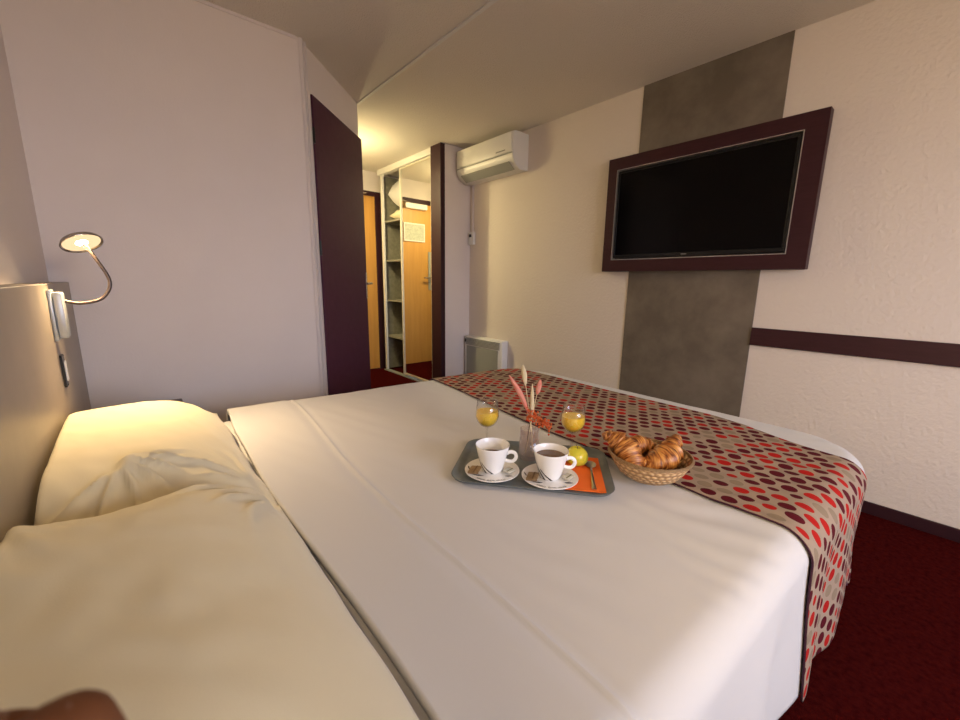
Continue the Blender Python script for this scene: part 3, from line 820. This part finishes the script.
stalk('dried_grass', 'slim cream spike standing upright in the middle of the vase', [V(-.008, 0, .004), V(.002, .09), V(.004, .16), V(.003, .232)], .0012, None, M['cream_grass'], flower_len=.60, fr=.0065)
stalk('dried_grass', 'short pink grass leaning right in the vase', [V(-.012, 0, -.005), V(.004, .10), V(.014, .17), V(.028, .245)], .0012, None, M['pink_grass'], flower_len=.24, fr=.0085)
sp = thing('berry_sprig', 'rust red berry sprig drooping over the right rim of the vase', 'dried flower', (vp.x, vp.y, TS + .016))
bm = bmesh.new(); tube(bm, bez([V(-.01, 0, .006), V(.0, .098), V(.01, .132), V(.035, .125), V(.062, .095)], 20), .0012, seg=6)
obj('stem', bm, M['stem'], sp)
bm = bmesh.new(); q = random.Random(11)
for k in range(150):
    u = q.random(); a = -.012 + .078 * u + q.gauss(0, .005); z = .130 - .044 * u * u + q.gauss(0, .012 * (1 - .5 * u)); b = q.gauss(0, .010)
    r = .0028 + .0015 * q.random(); x, y, z = V(a, z, b - .004)
    bmesh.ops.create_icosphere(bm, subdivisions=1, radius=r, matrix=Matrix.Translation((x, y, z)))
o = obj('berries', bm, M['berry'], sp, smooth='all'); o['kind'] = 'stuff'

# napkin, spoon, apple -----------------------------------
n0 = T(.147, -.030); NA = TA + PI / 2
np_ = obj('napkin', B(-.104, .118, -.060, .058, 0, .0035, bev=.001), M['napkin'], loc=(n0.x, n0.y, TS + .0006)); np_.rotation_euler = (0, 0, NA)
tag(np_, 'folded orange paper napkin on the right end of the tray', 'napkin')
sx_, sy_ = .905, .556; ex, ey = 1.012, .640
SA = math.atan2(ey - sy_, ex - sx_); SL = math.hypot(ex - sx_, ey - sy_)
sp = thing('teaspoon', 'small metal teaspoon lying on the orange napkin beside the apple', 'spoon', (sx_, sy_, TS + .0040), SA)
bm = bmesh.new(); L_ = SL - .012
pts = [(-.004, 0, .0015), (.02, 0, .0018), (.06, 0, .004), (L_ - .01, 0, .005), (L_, 0, .003)]
P = bez(pts, 20); ws = [.0066 - .0036 * sm(0, .7, i / (len(P) - 1)) for i in range(len(P))]
tube(bm, P, ws, seg=10)
for v in bm.verts: v.co.z = v.co.z * 1 if abs(v.co.z) < 0 else .0018 + (v.co.z - .0018) * .35 + .0015 * sm(.03, .08, v.co.x)
obj('handle', bm, M['steel'], sp, smooth=True)
bm = bmesh.new(); nr = 8; ns_ = 28; c = bm.verts.new((L_ + .018, 0, .0)); prev = None
for sgn in (0, 1):
    rows = []
    for i in range(1, nr + 1):
        u = i / nr
        rows.append([bm.verts.new((L_ + .018 + .024 * u * math.cos(2 * PI * k / ns_), .0165 * u * math.sin(2 * PI * k / ns_) * (1 + .12 * math.cos(2 * PI * k / ns_)), .0060 * u * u + .0009 * sgn)) for k in range(ns_)])
    cc = c if not sgn else bm.verts.new((L_ + .018, 0, .0009))
    for k in range(ns_):
        w = (k + 1) % ns_; bm.faces.new((cc, rows[0][k], rows[0][w]))
        for i in range(nr - 1): bm.faces.new((rows[i][k], rows[i][w], rows[i + 1][w], rows[i + 1][k]))
    if prev:
        for k in range(ns_): w = (k + 1) % ns_; bm.faces.new((prev[k], prev[w], rows[-1][w], rows[-1][k]))
    prev = rows[-1]
obj('bowl', bm, M['steel'], sp, smooth=True)
ap = thing('apple', 'small yellow apple between the right cup and the teaspoon', 'apple', (.991, .678, TS + .0040))
def ar(t): return .0345 * (math.sin(t) ** .9) * (1 + .05 * math.cos(t))
prof = []
for k in range(25):
    t = PI * k / 24; z = .030 - .030 * math.cos(t); r = ar(t)
    if k > 20: z -= .006 * sm(.012, 0, r) * 1.2
    if k < 4: z += .003 * sm(.012, 0, r)
    prof.append((max(0, r), z))
prof[0] = (0, prof[0][1]); prof[-1] = (0, prof[-1][1])
bm = bmesh.new(); lathe(bm, prof, seg=36, wob=lambda a, z: 1 + .015 * math.cos(5 * a)); obj('apple_body', bm, M['apple'], ap, smooth='all')
bm = bmesh.new(); tube(bm, bez([(0, 0, .044), (.001, 0, .053), (-.004, .002, .061)], 8), [.0012] * 9, seg=8) if False else tube(bm, [(0, 0, .050), (.001, 0, .059), (-.004, .002, .067)], .0013, seg=8)
obj('stem', bm, M['stem'], ap, smooth=True)

# basket with croissants -----------------------------------
BC = Vector((1.095, .500)); BZ = .6165
bk = thing('bread_basket', 'round woven wicker basket of croissants at the edge of the runner', 'basket', (BC.x, BC.y, BZ)); bk.scale = (.955, .955, 1)
bm = bmesh.new()
lathe(bm, [(0, .0), (.055, .0), (.072, .002), (.086, .012), (.102, .032), (.116, .058), (.120, .066), (.1165, .066), (.099, .034), (.083, .016), (.066, .008), (0, .007)], seg=72)
obj('woven_bowl', bm, M['wicker'], bk, smooth='all')
bm = bmesh.new()
P = [(.1185 * math.cos(2 * PI * k / 60), .1185 * math.sin(2 * PI * k / 60), .067 + .0008 * math.sin(k * 2.6)) for k in range(61)]
tube(bm, P, .0045, seg=8, cap=False); obj('rim', bm, M['wicker'], bk, smooth='all')

def croissant(label, loc, rot, span, rad, bend, seed, ridges=5, lift=0):
    t = thing('croissant', label, 'croissant', loc, 0, 'croissants in the basket')
    bm = bmesh.new(); uvl = bm.loops.layers.uv.verify(); n, seg = 96, 28; rows = []
    for i in range(n + 1):
        u = i / n; s = 2 * u - 1
        x = span / 2 * s * (1 - .10 * s * s); y = -bend * s * s; z = -.25 * rad * s * s
        ph = s * ridges * .5; fr = ph - math.floor(ph)
        if s < 0: fr = 1 - fr
        r = rad * (1 - abs(s) ** 2.2) ** .75 * .92 + rad * .10
        r *= 1 - .24 * fr ** 1.3
        tx = Vector((span / 2 * (1 - .3 * s * s), -2 * bend * s, 0)).normalized(); nx = Vector((-tx.y, tx.x, 0))
        row = []
        for k in range(seg):
            a = 2 * PI * k / seg; dx = .0
            sk = .10 * math.sin(a)      # ridges lean round the roll
            rr = r * (1 + .05 * noise.noise(Vector((math.cos(a) * 2, math.sin(a) * 2, s * 6 + seed))))
            row.append(bm.verts.new(Vector((x, y, z)) + tx * (sk * rad * .8) + nx * (rr * math.cos(a)) + Vector((0, 0, 1)) * (rr * math.sin(a) * .88)))
        rows.append(row)
    for i in range(n):
        for k in range(seg):
            w = (k + 1) % seg; f = bm.faces.new((rows[i][k], rows[i][w], rows[i + 1][w], rows[i + 1][k]))
            for l, q in zip(f.loops, ((i, k), (i, k + 1), (i + 1, k + 1), (i + 1, k))): l[uvl].uv = (q[0] / n + seed, q[1] / seg)
    bm.faces.new(rows[0][::-1]); bm.faces.new(rows[-1])
    bm.transform(Matrix.Rotation(rot[2], 4, 'Z') @ Matrix.Rotation(rot[1], 4, 'Y') @ Matrix.Rotation(rot[0], 4, 'X'))
    obj('crust', bm, M['pastry'], t, smooth='all'); return t
def BP(a, b, z): x, y = W2(a, b); return (BC.x + x, BC.y + y, BZ + z)
WA = math.atan2(-.65, .74)
croissant('golden croissant at the left of the basket, its pointed tip up against the rim', BP(-.066, .004, .076), (.2, .62, WA - 1.0), .165, .037, .030, 1.3)
croissant('small golden croissant at the back of the basket, mostly hidden between the others', BP(-.012, .058, .070), (0, .12, WA + .3), .130, .032, .020, 5.1)
croissant('large dark-baked croissant at the front right of the basket', BP(.040, -.012, .060), (.25, -.22, WA + .50), .165, .040, -.035, 8.7)
croissant('croissant lying at the right rim of the basket with its end pointing out', BP(.078, .040, .068), (0, -.62, WA + .5), .120, .028, -.015, 11.2)

# ------------------------------------------------------------------ the photographer's hand near the lens
def skin_hand(root_m):
    """right hand: palm + forearm as one skin, five bent fingers"""
    p = thing('person', "person's bare hand reaching in at the lower left corner with two fingertips in view", 'person', root_m.translation)
    rot = root_m.to_3x3().to_4x4()
    bm = bmesh.new(); lay = None
    chains = {
        'index': [(.000, .028, 0), (.038, .030, .003), (.062, .031, -.002), (.082, .031, -.011)],
        'middle': [(.000, .009, .001), (.043, .010, .005), (.070, .011, .000), (.092, .012, -.010)],
        'ring': [(.000, -.011, 0), (.038, -.012, .002), (.062, -.013, -.007), (.080, -.013, -.019)],
        'little': [(-.006, -.029, -.003), (.024, -.034, -.004), (.042, -.037, -.011), (.056, -.038, -.020)],
        'thumb': [(-.060, .030, -.008), (-.030, .052, -.015), (-.004, .064, -.022), (.018, .070, -.028)]}
    chains = {k: [(c[0] + (.0095 if k == 'index' and i > 1 else 0), c[1] - (.003 if k == 'index' and i > 1 else 0), c[2]) for i, c in enumerate(v)] for k, v in chains.items()}
    rad = {'index': (.0105, .0092, .0085, .0070), 'middle': (.0108, .0095, .0088, .0072), 'ring': (.0102, .0090, .0083, .0068), 'little': (.0092, .0078, .0072, .0060), 'thumb': (.0140, .0120, .0105, .0085)}
    verts, edges, R = [], [], []
    def add(c, r): verts.append(c); R.append(r); return len(verts) - 1
    wrist = add((-.095, 0, -.004), (.026, .019)); palm = add((-.052, 0, 0), (.032, .016)); elbow = add((-.30, -.01, -.05), (.040, .036)); mid = add((-.18, -.005, -.02), (.031, .026))
    edges += [(elbow, mid), (mid, wrist), (wrist, palm)]
    for n_, ch in chains.items():
        last = None
        for i, c in enumerate(ch):
            k = add(c, (rad[n_][i],) * 2)
            if last is None: edges.append(((wrist if n_ == 'thumb' else palm), k))
            else: edges.append((last, k))
            last = k
    me = bpy.data.meshes.new('hand'); me.from_pydata(verts, edges, []); me.transform(rot)
    o = bpy.data.objects.new('hand', me); C.objects.link(o); o.parent = p
    me.materials.append(M['skin'])
    s = o.modifiers.new('skin', 'SKIN'); s.use_smooth_shade = True
    for i, v in enumerate(me.skin_vertices[0].data): v.radius = tuple(1.45 * q for q in R[i])
    me.skin_vertices[0].data[palm].use_root = True
    u = o.modifiers.new('sub', 'SUBSURF'); u.levels = 2; u.render_levels = 2
    for n_, ch in chains.items():
        a, b = Vector(ch[-2]), Vector(ch[-1]); d = (b - a).normalized(); r = rad[n_][-1]
        q = bmesh.new(); bmesh.ops.create_uvsphere(q, u_segments=16, v_segments=10, radius=1)
        up = Vector((0, 0, 1)); up = (up - d * up.dot(d)).normalized(); sd = up.cross(d)
        m = Matrix((d * .0048, sd * r * .60, up * .0016)).transposed().to_4x4(); m.translation = b - d * .006 + up * r * .55
        q.transform(rot @ m); obj('fingernail', q, M['nail'], p, smooth='all')
    return o
# ------------------------------------------------------------------ camera
FPX = 399.04
yaw, pitch, roll = 0.856861, -0.191714, 0.01457
cd = bpy.data.cameras.new('camera'); cam = bpy.data.objects.new('camera', cd); C.objects.link(cam)
cd.sensor_fit = 'HORIZONTAL'; cd.sensor_width = 36; cd.lens = FPX / 960 * 36; cd.clip_start = .01
cd.dof.use_dof = True; cd.dof.focus_distance = 1.25; cd.dof.aperture_fstop = 10
fw = Vector((math.cos(yaw) * math.cos(pitch), math.sin(yaw) * math.cos(pitch), math.sin(pitch)))
rt = fw.cross(Vector((0, 0, 1))).normalized(); up = rt.cross(fw)
r2 = rt * math.cos(roll) + up * math.sin(roll); u2 = -rt * math.sin(roll) + up * math.cos(roll)
mw = Matrix((r2, u2, -fw)).transposed().to_4x4(); mw.translation = (0, 0, 1.167)
cam.matrix_world = mw
bpy.context.scene.camera = cam
# the hand: fingers rise towards the lens from below left
X = (u2 * .95 + fw * .15 + r2 * .12).normalized(); Z = fw; Y = Z.cross(X).normalized(); Z = X.cross(Y)
hm = Matrix((X, Y, Z)).transposed().to_4x4() @ Matrix.Rotation(math.radians(-45), 4, 'X')
tip = Vector((0, 0, 1.167)) + fw * .075 - r2 * .0835 - u2 * .0672
hm.translation = tip - hm.to_3x3() @ Vector((.092, .012, -.010))
skin_hand(hm)

# ------------------------------------------------------------------ light
def area(name, loc, d, sx, sy, e, col, portal=False):
    l = bpy.data.lights.new(name, 'AREA'); l.shape = 'RECTANGLE'; l.size = sx; l.size_y = sy; l.energy = e; l.color = col
    o = bpy.data.objects.new(name, l); C.objects.link(o); o.location = loc
    o.rotation_euler = Vector(d).to_track_quat('-Z', 'Y').to_euler()
    if portal: l.cycles.is_portal = True
    return o
area('window_portal', ((WX0 + WX1) / 2, YN + .0, (WZ0 + WZ1) / 2), (0, 1, 0), WX1 - WX0, WZ1 - WZ0, 1, (1, 1, 1), True)
pl = bpy.data.lights.new('hall_lamp', 'POINT'); pl.energy = 14; pl.color = (1, .83, .42); pl.shadow_soft_size = .03
po = bpy.data.objects.new('hall_lamp', pl); C.objects.link(po); po.location = (1.70, 4.02, 2.12)
ha = area('hall_lamp_down', (1.70, 4.02, 2.36), (0, 0, -1), .14, .14, 16, (1, .83, .42))

rl = bpy.data.lights.new('warm_fill', 'POINT'); rl.energy = 52; rl.color = (1, .77, .50); rl.shadow_soft_size = .12  # added warm fill behind the camera to lift ceiling and upper walls, no fixture
ro = bpy.data.objects.new('warm_fill', rl); C.objects.link(ro); ro.location = (.7, -2.2, 1.65)
w = bpy.data.worlds.new('sky'); bpy.context.scene.world = w; w.use_nodes = True; nt = w.node_tree
tc = nt.nodes.new('ShaderNodeTexCoord'); sp_ = nt.nodes.new('ShaderNodeSeparateXYZ'); nt.links.new(tc.outputs['Generated'], sp_.inputs[0])
rp = nt.nodes.new('ShaderNodeValToRGB'); e = rp.color_ramp.elements
mr = nt.nodes.new('ShaderNodeMapRange'); mr.inputs[1].default_value = -1; mr.inputs[2].default_value = 1; nt.links.new(sp_.outputs['Z'], mr.inputs[0])
nt.links.new(mr.outputs[0], rp.inputs[0])
e[0].position = .40; e[0].color = (.10, .09, .08, 1); e[1].position = .55; e[1].color = (.57, .69, 1, 1)
bg = nt.nodes['Background']; nt.links.new(rp.outputs[0], bg.inputs[0]); bg.inputs[1].default_value = 8.5

sc = bpy.context.scene
sc.view_settings.view_transform = 'Standard'; sc.view_settings.look = 'None'; sc.view_settings.gamma = 1
sc.view_settings.exposure = EXPO; sc.view_settings.use_curve_mapping = False
sc.cycles.use_denoising = True; sc.cycles.max_bounces = 10; sc.cycles.diffuse_bounces = 5; sc.cycles.caustics_reflective = False
sc.cycles.sample_clamp_indirect = 6

# ------------------------------------------------------------------ bring everything to real size
seen = set()
for o in bpy.data.objects:
    if o.type == 'LIGHT':
        l = o.data
        if o.data.name not in seen:
            seen.add(o.data.name); l.energy *= K * K
            if l.type == 'AREA': l.size *= K; l.size_y *= K
            else: l.shadow_soft_size *= K
    if o.type == 'MESH' and o.data.name not in seen:
        seen.add(o.data.name); o.data.transform(Matrix.Scale(K, 4))
        if o.data.skin_vertices:
            for v in o.data.skin_vertices[0].data: v.radius = (v.radius[0] * K, v.radius[1] * K)
        for md_ in o.modifiers:
            if md_.type == 'SOLIDIFY': md_.thickness *= K
    o.location = o.location * K
